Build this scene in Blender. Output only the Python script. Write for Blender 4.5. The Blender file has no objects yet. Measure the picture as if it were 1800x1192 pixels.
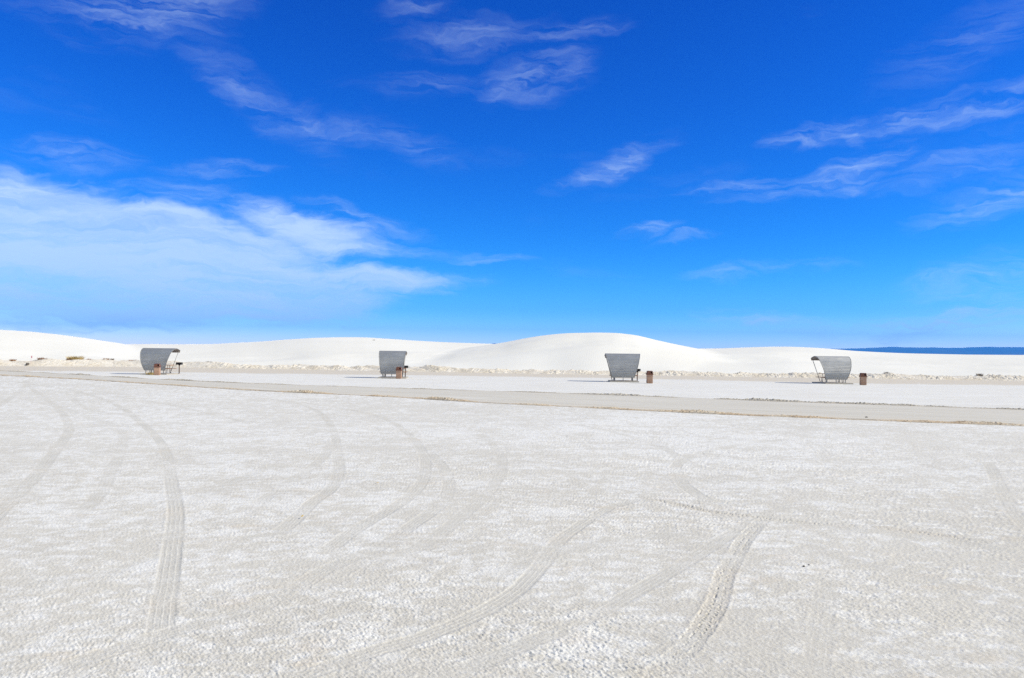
import bpy, bmesh, math, random
import numpy as np
from mathutils import Vector, Matrix
R = math.radians
DENOISE = False
sc = bpy.context.scene
col = sc.collection
random.seed(7)

# ---------------------------------------------------------------- camera
F, W, H = 1400.0, 1800.0, 1192.0          # focal length in photo pixels, photo size
EYE, PITCH, ROLL = 2.08, math.atan(28.5 / F), R(0.70)
cam = bpy.data.cameras.new('camera')
cam.sensor_width = 36.0
cam.lens = 36.0 * F / W
cam.clip_start = 0.05
cam.clip_end = 80000
cam_ob = bpy.data.objects.new('camera', cam)
col.objects.link(cam_ob)
sc.camera = cam_ob
CM = Matrix.Rotation(math.pi / 2 + PITCH, 4, 'X') @ Matrix.Rotation(ROLL, 4, 'Z')
cam_ob.matrix_world = Matrix.Translation((0, 0, EYE)) @ CM
C3 = CM.to_3x3()

# ---------------------------------------------------------------- light
SUN_EL, SUN_AZ = R(36), R(99)             # azimuth clockwise from +Y: the sun stands to the right
sd = bpy.data.lights.new('sun', 'SUN')
sd.energy = 3.6
sd.angle = R(0.53)
sd.color = (1.0, 0.94, 0.80)
sun = bpy.data.objects.new('sun', sd)
col.objects.link(sun)
to_sun = Vector((math.sin(SUN_AZ) * math.cos(SUN_EL), math.cos(SUN_AZ) * math.cos(SUN_EL), math.sin(SUN_EL)))
sun.rotation_euler = (-to_sun).to_track_quat('-Z', 'Y').to_euler()
sc.view_settings.view_transform = 'Standard'
sc.view_settings.look = 'None'
sc.view_settings.exposure = 0.55
sc.cycles.use_denoising = DENOISE
sc.cycles.volume_bounces = 1
sc.cycles.denoiser = 'OPENIMAGEDENOISE'
sc.cycles.denoising_input_passes = 'RGB_ALBEDO_NORMAL'
sc.cycles.denoising_prefilter = 'ACCURATE'
sc.view_settings.gamma = 1.0


def ray(px, py):
    """world direction through a pixel of the photograph"""
    return (C3 @ Vector(((px - W / 2) / F, -(py - H / 2) / F, -1.0))).normalized()


def gpt(px, py, z=0.0):
    d = ray(px, py)
    t = (z - EYE) / d.z
    return Vector((d.x * t, d.y * t, z))


def uv_of(px, py):
    d = ray(px, py)
    return math.atan2(d.x, d.y), math.asin(d.z)


# ---------------------------------------------------------------- sky
def make_world():
    w = bpy.data.worlds.new('World')
    sc.world = w
    w.use_nodes = True
    nt = w.node_tree
    nt.nodes.clear()
    N, L = nt.nodes.new, nt.links.new

    def math_(op, a, b=None, c=None, clamp=False):
        n = N('ShaderNodeMath')
        n.operation = op
        n.use_clamp = clamp
        for i, v in enumerate((a, b, c)):
            if v is None:
                continue
            if isinstance(v, (int, float)):
                n.inputs[i].default_value = v
            else:
                L(v, n.inputs[i])
        return n.outputs[0]
    out = N('ShaderNodeOutputWorld')
    bg = N('ShaderNodeBackground')
    L(bg.outputs[0], out.inputs[0])
    bg.inputs[1].default_value = 0.1
    s = N('ShaderNodeTexSky')
    s.sky_type = 'NISHITA'
    s.sun_disc = False
    s.sun_elevation = SUN_EL
    s.sun_rotation = SUN_AZ
    s.altitude = 1200
    s.dust_density = 0.3
    sep = N('ShaderNodeSeparateColor')
    L(s.outputs[0], sep.inputs[0])
    # deep, polarised desert blue: each channel through a power curve
    ch = []
    for i, (k, p) in enumerate(((5.1, 2.8), (9.2, 1.8), (13.9, 1.25))):
        a = math_('MULTIPLY', sep.outputs[i], 0.1)
        ch.append(math_('MULTIPLY', math_('POWER', a, p), k))
    blue = N('ShaderNodeCombineColor')
    for i in range(3):
        L(ch[i], blue.inputs[i])
    # angular sky coordinates (azimuth, elevation)
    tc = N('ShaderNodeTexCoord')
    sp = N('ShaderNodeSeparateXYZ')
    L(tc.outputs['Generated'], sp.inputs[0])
    # deep blue ahead only; sky out of view paled to neutralise the ambient light
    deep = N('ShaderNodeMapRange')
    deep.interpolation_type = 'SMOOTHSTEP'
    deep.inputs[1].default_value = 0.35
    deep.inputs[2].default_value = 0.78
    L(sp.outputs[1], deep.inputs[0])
    low = N('ShaderNodeMapRange')
    low.interpolation_type = 'SMOOTHSTEP'
    for i_, v_ in enumerate((0.16, 0.0, 1.0, 1.45)):
        low.inputs[i_ + 1].default_value = v_
    L(sp.outputs[2], low.inputs[0])
    vlow = N('ShaderNodeMapRange')
    vlow.interpolation_type = 'SMOOTHSTEP'
    for i_, v_ in enumerate((0.060, 0.012, 0.0, 1.0)):
        vlow.inputs[i_ + 1].default_value = v_
    L(sp.outputs[2], vlow.inputs[0])
    lowc = N('ShaderNodeCombineColor')
    for i_, k_ in enumerate((2.4, 0.55, 0.40)):
        L(math_('MULTIPLY', math_('MULTIPLY_ADD', math_('SUBTRACT', low.outputs[0], 1.0), k_, 1.0),
                math_('MULTIPLY_ADD', vlow.outputs[0], (1.3, 0.75, 0.35)[i_], 1.0)), lowc.inputs[i_])
    boosted = N('ShaderNodeMix')
    boosted.data_type = 'RGBA'
    boosted.blend_type = 'MULTIPLY'
    boosted.inputs['Factor'].default_value = 1.0
    L(blue.outputs[0], boosted.inputs['A'])
    L(lowc.outputs[0], boosted.inputs['B'])
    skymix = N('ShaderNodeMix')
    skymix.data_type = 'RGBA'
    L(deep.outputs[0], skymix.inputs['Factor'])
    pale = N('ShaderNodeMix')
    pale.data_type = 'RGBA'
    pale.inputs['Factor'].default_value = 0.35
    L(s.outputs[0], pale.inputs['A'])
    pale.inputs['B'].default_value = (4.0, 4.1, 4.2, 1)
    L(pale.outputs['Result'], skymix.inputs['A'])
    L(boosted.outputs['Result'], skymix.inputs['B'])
    az = math_('ARCTAN2', sp.outputs[0], sp.outputs[1])
    el = math_('ARCSINE', sp.outputs[2])
    uv = N('ShaderNodeCombineXYZ')
    L(az, uv.inputs[0])
    L(el, uv.inputs[1])

    def noise(vec, scale, detail=5, rough=0.55, sx=1, sy=1, rot=0.0, off=(0, 0, 0), dist=0.0):
        m = N('ShaderNodeMapping')
        m.inputs['Location'].default_value = off
        m.inputs['Rotation'].default_value = (0, 0, rot)
        m.inputs['Scale'].default_value = (sx, sy, 1)
        L(vec, m.inputs[0])
        n = N('ShaderNodeTexNoise')
        n.inputs['Scale'].default_value = scale
        n.inputs['Detail'].default_value = detail
        n.inputs['Roughness'].default_value = rough
        n.inputs['Distortion'].default_value = dist
        L(m.outputs[0], n.inputs['Vector'])
        return n

    def mrange(v, a, b, c=0.0, d=1.0, smooth=True):
        n = N('ShaderNodeMapRange')
        n.interpolation_type = 'SMOOTHSTEP' if smooth else 'LINEAR'
        n.inputs[1].default_value = a
        n.inputs[2].default_value = b
        n.inputs[3].default_value = c
        n.inputs[4].default_value = d
        L(v, n.inputs[0])
        return n.outputs[0]

    def warp(vec, scale, amp, off, sx=1.0, sy=1.0):
        n = noise(vec, scale, 4, 0.6, sx, sy, 0, off)
        sub = N('ShaderNodeVectorMath')
        sub.operation = 'SUBTRACT'
        L(n.outputs['Color'], sub.inputs[0])
        sub.inputs[1].default_value = (0.5, 0.5, 0.5)
        mul = N('ShaderNodeVectorMath')
        mul.operation = 'MULTIPLY'
        L(sub.outputs[0], mul.inputs[0])
        mul.inputs[1].default_value = (amp * 1.6, amp, 0)
        add = N('ShaderNodeVectorMath')
        L(vec, add.inputs[0])
        L(mul.outputs[0], add.inputs[1])
        return add.outputs[0]

    wv = warp(uv.outputs[0], 7.0, 0.05, (3.1, 1.7, 0), 1.0, 2.2)
    wf = warp(wv, 20.0, 0.024, (7.1, 0.7, 0), 1.0, 2.5)

    def blobs(vec, lst):
        tot = None
        for (px, py, rx, ry, rot, k) in lst:
            u, v = uv_of(px, py)
            m = N('ShaderNodeMapping')
            m.vector_type = 'TEXTURE'
            m.inputs['Location'].default_value = (u, v, 0)
            m.inputs['Rotation'].default_value = (0, 0, R(rot))
            m.inputs['Scale'].default_value = (rx / F, ry / F, 1)
            L(vec, m.inputs[0])
            # drop z
            ln = N('ShaderNodeVectorMath')
            ln.operation = 'LENGTH'
            L(m.outputs[0], ln.inputs[0])
            f = mrange(ln.outputs['Value'], 1.0, 0.0, 0.0, k)
            tot = f if tot is None else math_('MAXIMUM', math_('MULTIPLY_ADD', tot, 0.35, f), tot)
        return tot
    bank = blobs(wv, BANK)
    wisp = blobs(wf, [(a, b, c * 1.35, d * 1.6, e, k * (0.66 if b < 500 else 1.15)) for a, b, c, d, e, k in WISP])
    # textures
    fib = noise(wf, 15.0, 9, 0.57, 0.42, 3.4, R(-8), (0, 0, 0), 0.12)
    fine = noise(wf, 60.0, 6, 0.55, 0.35, 3.0, R(-10), (4, 2, 0), 0.05)
    mot = noise(wv, 11.0, 7, 0.6, 0.6, 2.0, R(-5), (2, 5, 0), 0.15)
    bank_t = math_('MULTIPLY_ADD', fine.outputs[0], 0.28, math_('MULTIPLY_ADD', mot.outputs[0], 0.85, math_('MULTIPLY', fib.outputs[0], 0.55)))
    # density = blob pushes the threshold of the texture
    bank_d = mrange(math_('ADD', bank_t, math_('MULTIPLY', bank, 0.75)), 0.92, 1.46, 0, 0.86)
    wisp_t = math_('MULTIPLY_ADD', fib.outputs[0], 0.62, math_('MULTIPLY', fine.outputs[0], 0.38))
    wisp_d = math_('MULTIPLY', wisp, mrange(wisp_t, 0.36, 0.72, 0.0, 0.74))
    streak = noise(wf, 9.0, 8, 0.68, 0.42, 3.6, R(-6), (1, 8, 0), 0.1)
    bank_d = math_('MULTIPLY', bank_d, mrange(streak.outputs[0], 0.34, 0.60, 0.62, 1.0))
    bank_d = math_('MULTIPLY', bank_d, mrange(bank, 0.0, 0.3))
    # thin veil
    veil = mrange(noise(wv, 5.0, 6, 0.6, 0.6, 2.4, R(-12), (9, 3, 0), 0.4).outputs[0], 0.56, 0.90, 0.0, 0.09)
    d = math_('MAXIMUM', math_('MAXIMUM', bank_d, wisp_d), veil)
    # keep under the horizon clear
    d = math_('MULTIPLY', d, mrange(el, 0.0, 0.02))
    mix = N('ShaderNodeMix')
    mix.data_type = 'RGBA'
    L(d, mix.inputs['Factor'])
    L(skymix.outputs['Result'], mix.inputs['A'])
    mix.inputs['B'].default_value = (4.9, 6.1, 7.4, 1)
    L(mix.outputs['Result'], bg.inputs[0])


# (photo x, photo y, half width, half height, tilt in degrees, strength)
BANK = [
    (60, 440, 420, 150, 4, 1.0), (300, 470, 420, 125, -4, 0.9), (480, 500, 330, 90, -6, 1.0),
    (560, 415, 250, 60, -10, 0.8), (660, 490, 220, 36, -5, 0.85), (40, 340, 190, 60, -14, 0.75),
    (200, 515, 560, 95, 0, 1.0), (560, 530, 200, 50, 0, 0.95), (100, 380, 330, 70, -8, 0.8), (330, 420, 320, 75, -6, 0.85),
]
WISP = [
    (270, 8, 150, 46, 12, 1.0), (130, 55, 110, 18, -8, 0.2), (410, 150, 90, 22, -30, 0.65), (470, 185, 150, 30, -34, 0.35),
    (545, 215, 60, 20, -30, 0.5), (640, 240, 80, 20, -12, 0.4), (730, 260, 90, 26, -20, 0.4), (830, 62, 140, 24, 4, 0.5),
    (760, 150, 110, 20, 6, 0.4), (950, 130, 100, 32, 8, 0.8), (905, 150, 60, 20, 20, 0.5), (1010, 55, 100, 14, 2, 0.65),
    (130, 282, 90, 22, 2, 0.7), (385, 300, 90, 11, 6, 0.85), (1090, 285, 90, 18, 22, 0.95), (1020, 315, 70, 10, 18, 0.6),
    (1440, 235, 85, 13, 8, 0.95), (1500, 237, 30, 8, -30, 0.9), (1620, 205, 110, 16, 8, 1.0), (1740, 190, 120, 20, 8, 0.8),
    (1500, 290, 110, 18, 12, 0.95), (1410, 325, 130, 16, 4, 0.9), (1290, 325, 90, 10, 6, 0.8), (1460, 332, 90, 9, 4, 0.7),
    (1700, 285, 130, 28, 12, 0.55), (1760, 345, 120, 28, 12, 1.0), (1140, 410, 60, 10, 8, 1.0), (1200, 422, 50, 6, 8, 0.7),
    (1270, 484, 60, 12, 0, 0.9), (1400, 466, 90, 8, 0, 0.6), (1760, 490, 140, 32, 8, 1.0), (1360, 562, 120, 11, -4, 1.2),
    (1460, 572, 100, 9, -4, 1.1), (1640, 572, 220, 18, 3, 1.3), (1760, 545, 130, 16, 8, 1.2), (750, 490, 110, 9, 0, 1.0),
    (850, 455, 90, 9, 0, 0.8), (700, 440, 90, 12, -8, 0.8), (640, 385, 110, 14, -14, 0.8), (330, 350, 90, 24, 6, 0.7),
    (1730, 60, 160, 40, 22, 0.35), (730, 12, 70, 16, 10, 0.5), (560, 570, 150, 6, -1, 0.7), (190, 587, 110, 8, -2, 0.8),
]
make_world()

# ---------------------------------------------------------------- helpers


def tag(o, label=None, cat=None, group=None, kind=None):
    if label:
        o['label'] = label
    if cat:
        o['category'] = cat
    if group:
        o['group'] = group
    if kind:
        o['kind'] = kind
    return o


def empty(name, loc, rz=0.0):
    o = bpy.data.objects.new(name, None)
    o.empty_display_size = 0.3
    col.objects.link(o)
    o.location = loc
    o.rotation_euler = (0, 0, rz)
    return o


def obj(name, bm, mat, parent=None, smooth=False, bevel=0.0):
    bmesh.ops.recalc_face_normals(bm, faces=bm.faces)
    me = bpy.data.meshes.new(name)
    if smooth:
        for f in bm.faces:
            f.smooth = True
    bm.to_mesh(me)
    bm.free()
    me.materials.append(mat)
    o = bpy.data.objects.new(name, me)
    col.objects.link(o)
    if parent:
        o.parent = parent
    if bevel:
        b = o.modifiers.new('bevel', 'BEVEL')
        b.width = bevel
        b.segments = 2
        b.limit_method = 'ANGLE'
    return o


def copy_tree(o, parent=None):
    c = o.copy()
    col.objects.link(c)
    if parent:
        c.parent = parent
    for ch in [x for x in list(o.children)]:
        copy_tree(ch, c)
    return c


def add_box(bm, c, s, rot=None, taper=1.0):
    vs = []
    for z in (-1, 1):
        k = taper if z > 0 else 1.0
        for x, y in ((-1, -1), (1, -1), (1, 1), (-1, 1)):
            p = Vector((x * s[0] / 2 * k, y * s[1] / 2 * k, z * s[2] / 2))
            if rot is not None:
                p = rot @ p
            vs.append(bm.verts.new(p + Vector(c)))
    a, b = vs[:4], vs[4:]
    bm.faces.new(a[::-1])
    bm.faces.new(b)
    for i in range(4):
        j = (i + 1) % 4
        bm.faces.new((a[i], a[j], b[j], b[i]))


def add_tube(bm, pts, r, seg=10, cap=True):
    pts = [Vector(p) for p in pts]
    rings = []
    up = None
    for i, p in enumerate(pts):
        a = pts[max(i - 1, 0)]
        b = pts[min(i + 1, len(pts) - 1)]
        t = (b - a).normalized()
        if up is None:
            up = Vector((0, 0, 1)) if abs(t.z) < 0.9 else Vector((1, 0, 0))
        n = (up - t * up.dot(t)).normalized()
        up = n
        m = t.cross(n)
        rr = r[i] if isinstance(r, (list, tuple)) else r
        rings.append([bm.verts.new(p + (n * math.cos(q) + m * math.sin(q)) * rr)
                      for q in [2 * math.pi * k / seg for k in range(seg)]])
    for i in range(len(rings) - 1):
        for k in range(seg):
            j = (k + 1) % seg
            bm.faces.new((rings[i][k], rings[i][j], rings[i + 1][j], rings[i + 1][k]))
    if cap:
        bm.faces.new(rings[0][::-1])
        bm.faces.new(rings[-1])


def arc_pts(c, r, a0, a1, n, plane='yz', x=0.0):
    out = []
    for i in range(n + 1):
        a = R(a0 + (a1 - a0) * i / n)
        out.append((x, c[0] + r * math.cos(a), c[1] + r * math.sin(a)))
    return out


def spline(P, n=6):
    """Catmull-Rom through 2-D points"""
    P = [np.array(p[:2], float) for p in P]
    P = [2 * P[0] - P[1]] + P + [2 * P[-1] - P[-2]]
    out = []
    for i in range(1, len(P) - 2):
        for k in range(n):
            t = k / n
            a, b, c, d = P[i - 1:i + 3]
            out.append(0.5 * ((2 * b) + (-a + c) * t + (2 * a - 5 * b + 4 * c - d) * t * t + (-a + 3 * b - 3 * c + d) * t ** 3))
    out.append(P[-2])
    return np.array(out)


def grid_mesh(name, X, Y, Z, mat, attrs=None, wrap=False, smooth=True):
    """one sheet from 2-D arrays of coordinates"""
    n, m = X.shape
    me = bpy.data.meshes.new(name)
    co = np.stack([X, Y, Z], -1).reshape(-1, 3).astype(np.float32)
    idx = np.arange(n * m, dtype=np.int32).reshape(n, m)
    if wrap:
        idx = np.concatenate([idx, idx[:, :1]], 1)
    q = np.stack([idx[:-1, :-1], idx[:-1, 1:], idx[1:, 1:], idx[1:, :-1]], -1).reshape(-1, 4)
    me.vertices.add(len(co))
    me.vertices.foreach_set('co', co.ravel())
    me.loops.add(q.size)
    me.loops.foreach_set('vertex_index', q.ravel())
    me.polygons.add(len(q))
    me.polygons.foreach_set('loop_start', np.arange(0, q.size, 4, dtype=np.int32))
    me.polygons.foreach_set('loop_total', np.full(len(q), 4, np.int32))
    me.update(calc_edges=True)
    me.polygons.foreach_set('use_smooth', np.full(len(q), bool(smooth)))
    for k, v in (attrs or {}).items():
        a = me.attributes.new(k, 'FLOAT', 'POINT')
        a.data.foreach_set('value', np.ascontiguousarray(v, dtype=np.float32).ravel())
    me.materials.append(mat)
    o = bpy.data.objects.new(name, me)
    col.objects.link(o)
    return o


# numpy gradient noise ------------------------------------------------
def _h(ix, iy, seed):
    h = (ix.astype(np.uint32) * np.uint32(374761393) + iy.astype(np.uint32) * np.uint32(668265263) + np.uint32(seed * 974711 % 4294967295))
    h = (h ^ (h >> np.uint32(13))) * np.uint32(1274126177)
    return h ^ (h >> np.uint32(16))


def gnoise(x, y, seed=0):
    """roughly -1..1"""
    x0 = np.floor(x)
    y0 = np.floor(y)
    fx = (x - x0).astype(np.float32)
    fy = (y - y0).astype(np.float32)
    ix = x0.astype(np.int64)
    iy = y0.astype(np.int64)
    ux = fx * fx * fx * (fx * (fx * 6 - 15) + 10)
    uy = fy * fy * fy * (fy * (fy * 6 - 15) + 10)

    def g(dx, dy):
        a = _h(ix + dx, iy + dy, seed).astype(np.float32) * np.float32(2 * math.pi / 4294967296.0)
        return np.cos(a) * (fx - dx) + np.sin(a) * (fy - dy)
    a = g(0, 0)
    b = g(1, 0)
    c = g(0, 1)
    d = g(1, 1)
    return ((a + (b - a) * ux) * (1 - uy) + (c + (d - c) * ux) * uy) * 1.5


def fbm(x, y, oct=4, seed=0, gain=0.5):
    s = 0
    a = 1.0
    for o in range(oct):
        s = s + a * gnoise(x * 2 ** o + 17.3 * o, y * 2 ** o - 9.1 * o, seed + o)
        a *= gain
    return s


def sstep(v, a, b):
    t = np.clip((v - a) / (b - a), 0, 1)
    return t * t * (3 - 2 * t)


def dist_to(P, X, Y):
    """distance, signed side and arc length of points to a polyline (2-D arrays in, same shape out)"""
    best = np.full(X.shape, 1e9, np.float32)
    side = np.zeros(X.shape, np.float32)
    arc = np.zeros(X.shape, np.float32)
    s0 = 0.0
    for a, b in zip(P[:-1], P[1:]):
        d = b - a
        l = math.hypot(*d)
        if l < 1e-6:
            continue
        tx, ty = d / l
        qx = X - a[0]
        qy = Y - a[1]
        t = np.clip(qx * tx + qy * ty, 0, l)
        ex = qx - t * tx
        ey = qy - t * ty
        dd = ex * ex + ey * ey
        m = dd < best
        best = np.where(m, dd, best)
        side = np.where(m, np.sign(tx * qy - ty * qx) * 1.0, side)
        arc = np.where(m, s0 + t, arc)
        s0 += l
    return np.sqrt(best), side, arc


# ---------------------------------------------------------------- material helpers
class Mat:
    def __init__(self, name, rough=0.8, spec=0.3, metal=0.0):
        self.m = bpy.data.materials.new(name)
        self.m.use_nodes = True
        self.nt = self.m.node_tree
        self.b = self.nt.nodes['Principled BSDF']
        self.b.inputs['Roughness'].default_value = rough
        self.b.inputs['Specular IOR Level'].default_value = spec
        self.b.inputs['Metallic'].default_value = metal

    def n(self, t, **kw):
        x = self.nt.nodes.new(t)
        for k, v in kw.items():
            setattr(x, k, v)
        return x

    def l(self, a, b):
        self.nt.links.new(a, b)

    def coord(self, kind='Object', scale=(1, 1, 1), rot=(0, 0, 0)):
        t = self.n('ShaderNodeTexCoord')
        m = self.n('ShaderNodeMapping')
        m.inputs['Scale'].default_value = scale
        m.inputs['Rotation'].default_value = rot
        self.l(t.outputs[kind], m.inputs[0])
        return m.outputs[0]

    def noise(self, scale, detail=4, rough=0.55, vec=None, dist=0.0):
        x = self.n('ShaderNodeTexNoise')
        x.inputs['Scale'].default_value = scale
        x.inputs['Detail'].default_value = detail
        x.inputs['Roughness'].default_value = rough
        x.inputs['Distortion'].default_value = dist
        if vec is not None:
            self.l(vec, x.inputs['Vector'])
        return x.outputs[0]

    def rng(self, v, a, b, c=0.0, d=1.0):
        x = self.n('ShaderNodeMapRange')
        x.interpolation_type = 'SMOOTHSTEP'
        for i, q in enumerate((a, b, c, d)):
            x.inputs[i + 1].default_value = q
        self.l(v, x.inputs[0])
        return x.outputs[0]

    def mix(self, f, a, b, mode='MIX'):
        x = self.n('ShaderNodeMix', data_type='RGBA', blend_type=mode)
        for s, v in (('Factor', f), ('A', a), ('B', b)):
            if isinstance(v, (int, float)):
                x.inputs[s].default_value = v
            elif isinstance(v, tuple):
                x.inputs[s].default_value = (*v, 1)
            else:
                self.l(v, x.inputs[s])
        return x.outputs['Result']

    def math(self, op, a, b=None, clamp=False):
        x = self.n('ShaderNodeMath', operation=op, use_clamp=clamp)
        for i, v in enumerate((a, b)):
            if v is None:
                continue
            if isinstance(v, (int, float)):
                x.inputs[i].default_value = v
            else:
                self.l(v, x.inputs[i])
        return x.outputs[0]

    def attr(self, name):
        return self.n('ShaderNodeAttribute', attribute_name=name).outputs['Fac']

    def base(self, v):
        if isinstance(v, tuple):
            self.b.inputs['Base Color'].default_value = (*v, 1)
        else:
            self.l(v, self.b.inputs['Base Color'])

    def bump(self, h, dist=0.01, strength=1.0):
        x = self.n('ShaderNodeBump')
        x.inputs['Distance'].default_value = dist
        x.inputs['Strength'].default_value = strength
        self.l(h, x.inputs['Height'])
        self.l(x.outputs[0], self.b.inputs['Normal'])


GYP = (0.530, 0.508, 0.462)       # damp trodden gypsum
CRUST = (0.77, 0.765, 0.745)      # dry white crust
TAN = (0.60, 0.50, 0.375)


def ground_material():
    m = Mat('gypsum_flat', 0.95, 0.08)
    v = m.coord('Object')
    cr = m.attr('crust')
    tr = m.attr('track')
    tn = m.attr('tan')
    fine = m.noise(95, 5, 0.7, v)
    mid = m.noise(9, 5, 0.65, v)
    big = m.noise(0.35, 4, 0.6, v)
    speck = m.noise(260, 3, 0.6, v)
    c = m.mix(m.rng(big, 0.35, 0.68), (0.525, 0.495, 0.435), (0.58, 0.552, 0.492))
    c = m.mix(m.rng(mid, 0.35, 0.7, 0.0, 0.55), c, (0.61, 0.585, 0.525))
    c = m.mix(m.rng(fine, 0.3, 0.75, 0.0, 0.5), c, (0.645, 0.62, 0.565))
    crf = m.math('MULTIPLY', cr, m.rng(fine, 0.34, 0.60, 0.30, 1.0))
    c = m.mix(crf, c, CRUST)
    c = m.mix(m.math('MULTIPLY', tr, 0.55), c, (0.50, 0.48, 0.43))
    c = m.mix(m.math('MULTIPLY', tn, m.rng(mid, 0.3, 0.7, 0.35, 1.0)), c, TAN)
    pit = m.noise(75, 2, 0.7, m.coord('Object', (1, 0.45, 1), (0, 0, R(-40))))
    c = m.mix(m.rng(pit, 0.58, 0.70, 0.0, 0.50), c, (0.42, 0.385, 0.33))  # dark specks: shade of small pits painted into the colour
    c = m.mix(m.rng(pit, 0.44, 0.32, 0.0, 0.60), c, (0.73, 0.715, 0.68))
    c = m.mix(m.rng(speck, 0.70, 0.78, 0.0, 0.55), c, (0.30, 0.27, 0.24))
    c = m.mix(m.attr('rib'), c, (0.74, 0.72, 0.66))  # pale ridge lines: dry crumbs, and sunlit sides painted into the colour
    m.base(c)
    hb = m.math('ADD', m.math('MULTIPLY', fine, 0.8), m.math('MULTIPLY', speck, 0.35))
    m.bump(hb, 0.006, 0.6)
    return m.m


# ================================================================= THE GROUND
UP = [(-260, 641.5), (-100, 648), (0, 652.3), (120, 658.2), (240, 665.4), (390, 672.8), (450, 675), (680, 682.5), (900, 689), (1100, 696), (1230, 701.2), (1350, 705.6), (1580, 713.5), (1800, 721), (2100, 732), (2500, 748)]
LO = [(-260, 645.8), (-100, 654.6), (0, 659.6), (120, 665.2), (240, 673), (450, 686.6), (675, 697), (900, 710.5), (990, 715), (1150, 722.5), (1350, 731.6), (1580, 740.2), (1800, 748.2), (2100, 760), (2500, 778)]
road_up = spline([gpt(*p) for p in UP], 5)
road_lo = spline([gpt(*p) for p in LO], 5)
# smooth the far, pixel-sensitive ends


def smooth(P, n=8):
    P = P.copy()
    for _ in range(n):
        P[1:-1] = (P[:-2] + 2 * P[1:-1] + P[2:]) / 4
    return P


def resample(P, step):
    d = np.hypot(*np.diff(P, axis=0).T)
    s = np.concatenate([[0], np.cumsum(d)])
    t = np.arange(0, s[-1], step)
    return np.stack([np.interp(t, s, P[:, 0]), np.interp(t, s, P[:, 1])], 1)


road_up = smooth(resample(road_up, 1.0), 12)
road_lo = smooth(resample(road_lo, 1.0), 12)
TANLINE = smooth(resample(spline([gpt(*p) for p in [(-260, 648), (0, 651.5), (200, 653.2), (450, 656.4), (900, 662), (1350, 670.5), (1500, 674), (1800, 677.5), (2200, 683)]], 5), 1.0), 10)
BERM = smooth(resample(spline([gpt(*p) for p in [(-300, 641), (0, 643.6), (240, 645.2), (450, 648.5), (900, 656.2), (1350, 663.2), (1800, 669.5), (2200, 675)]], 5), 1.0), 10)

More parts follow.
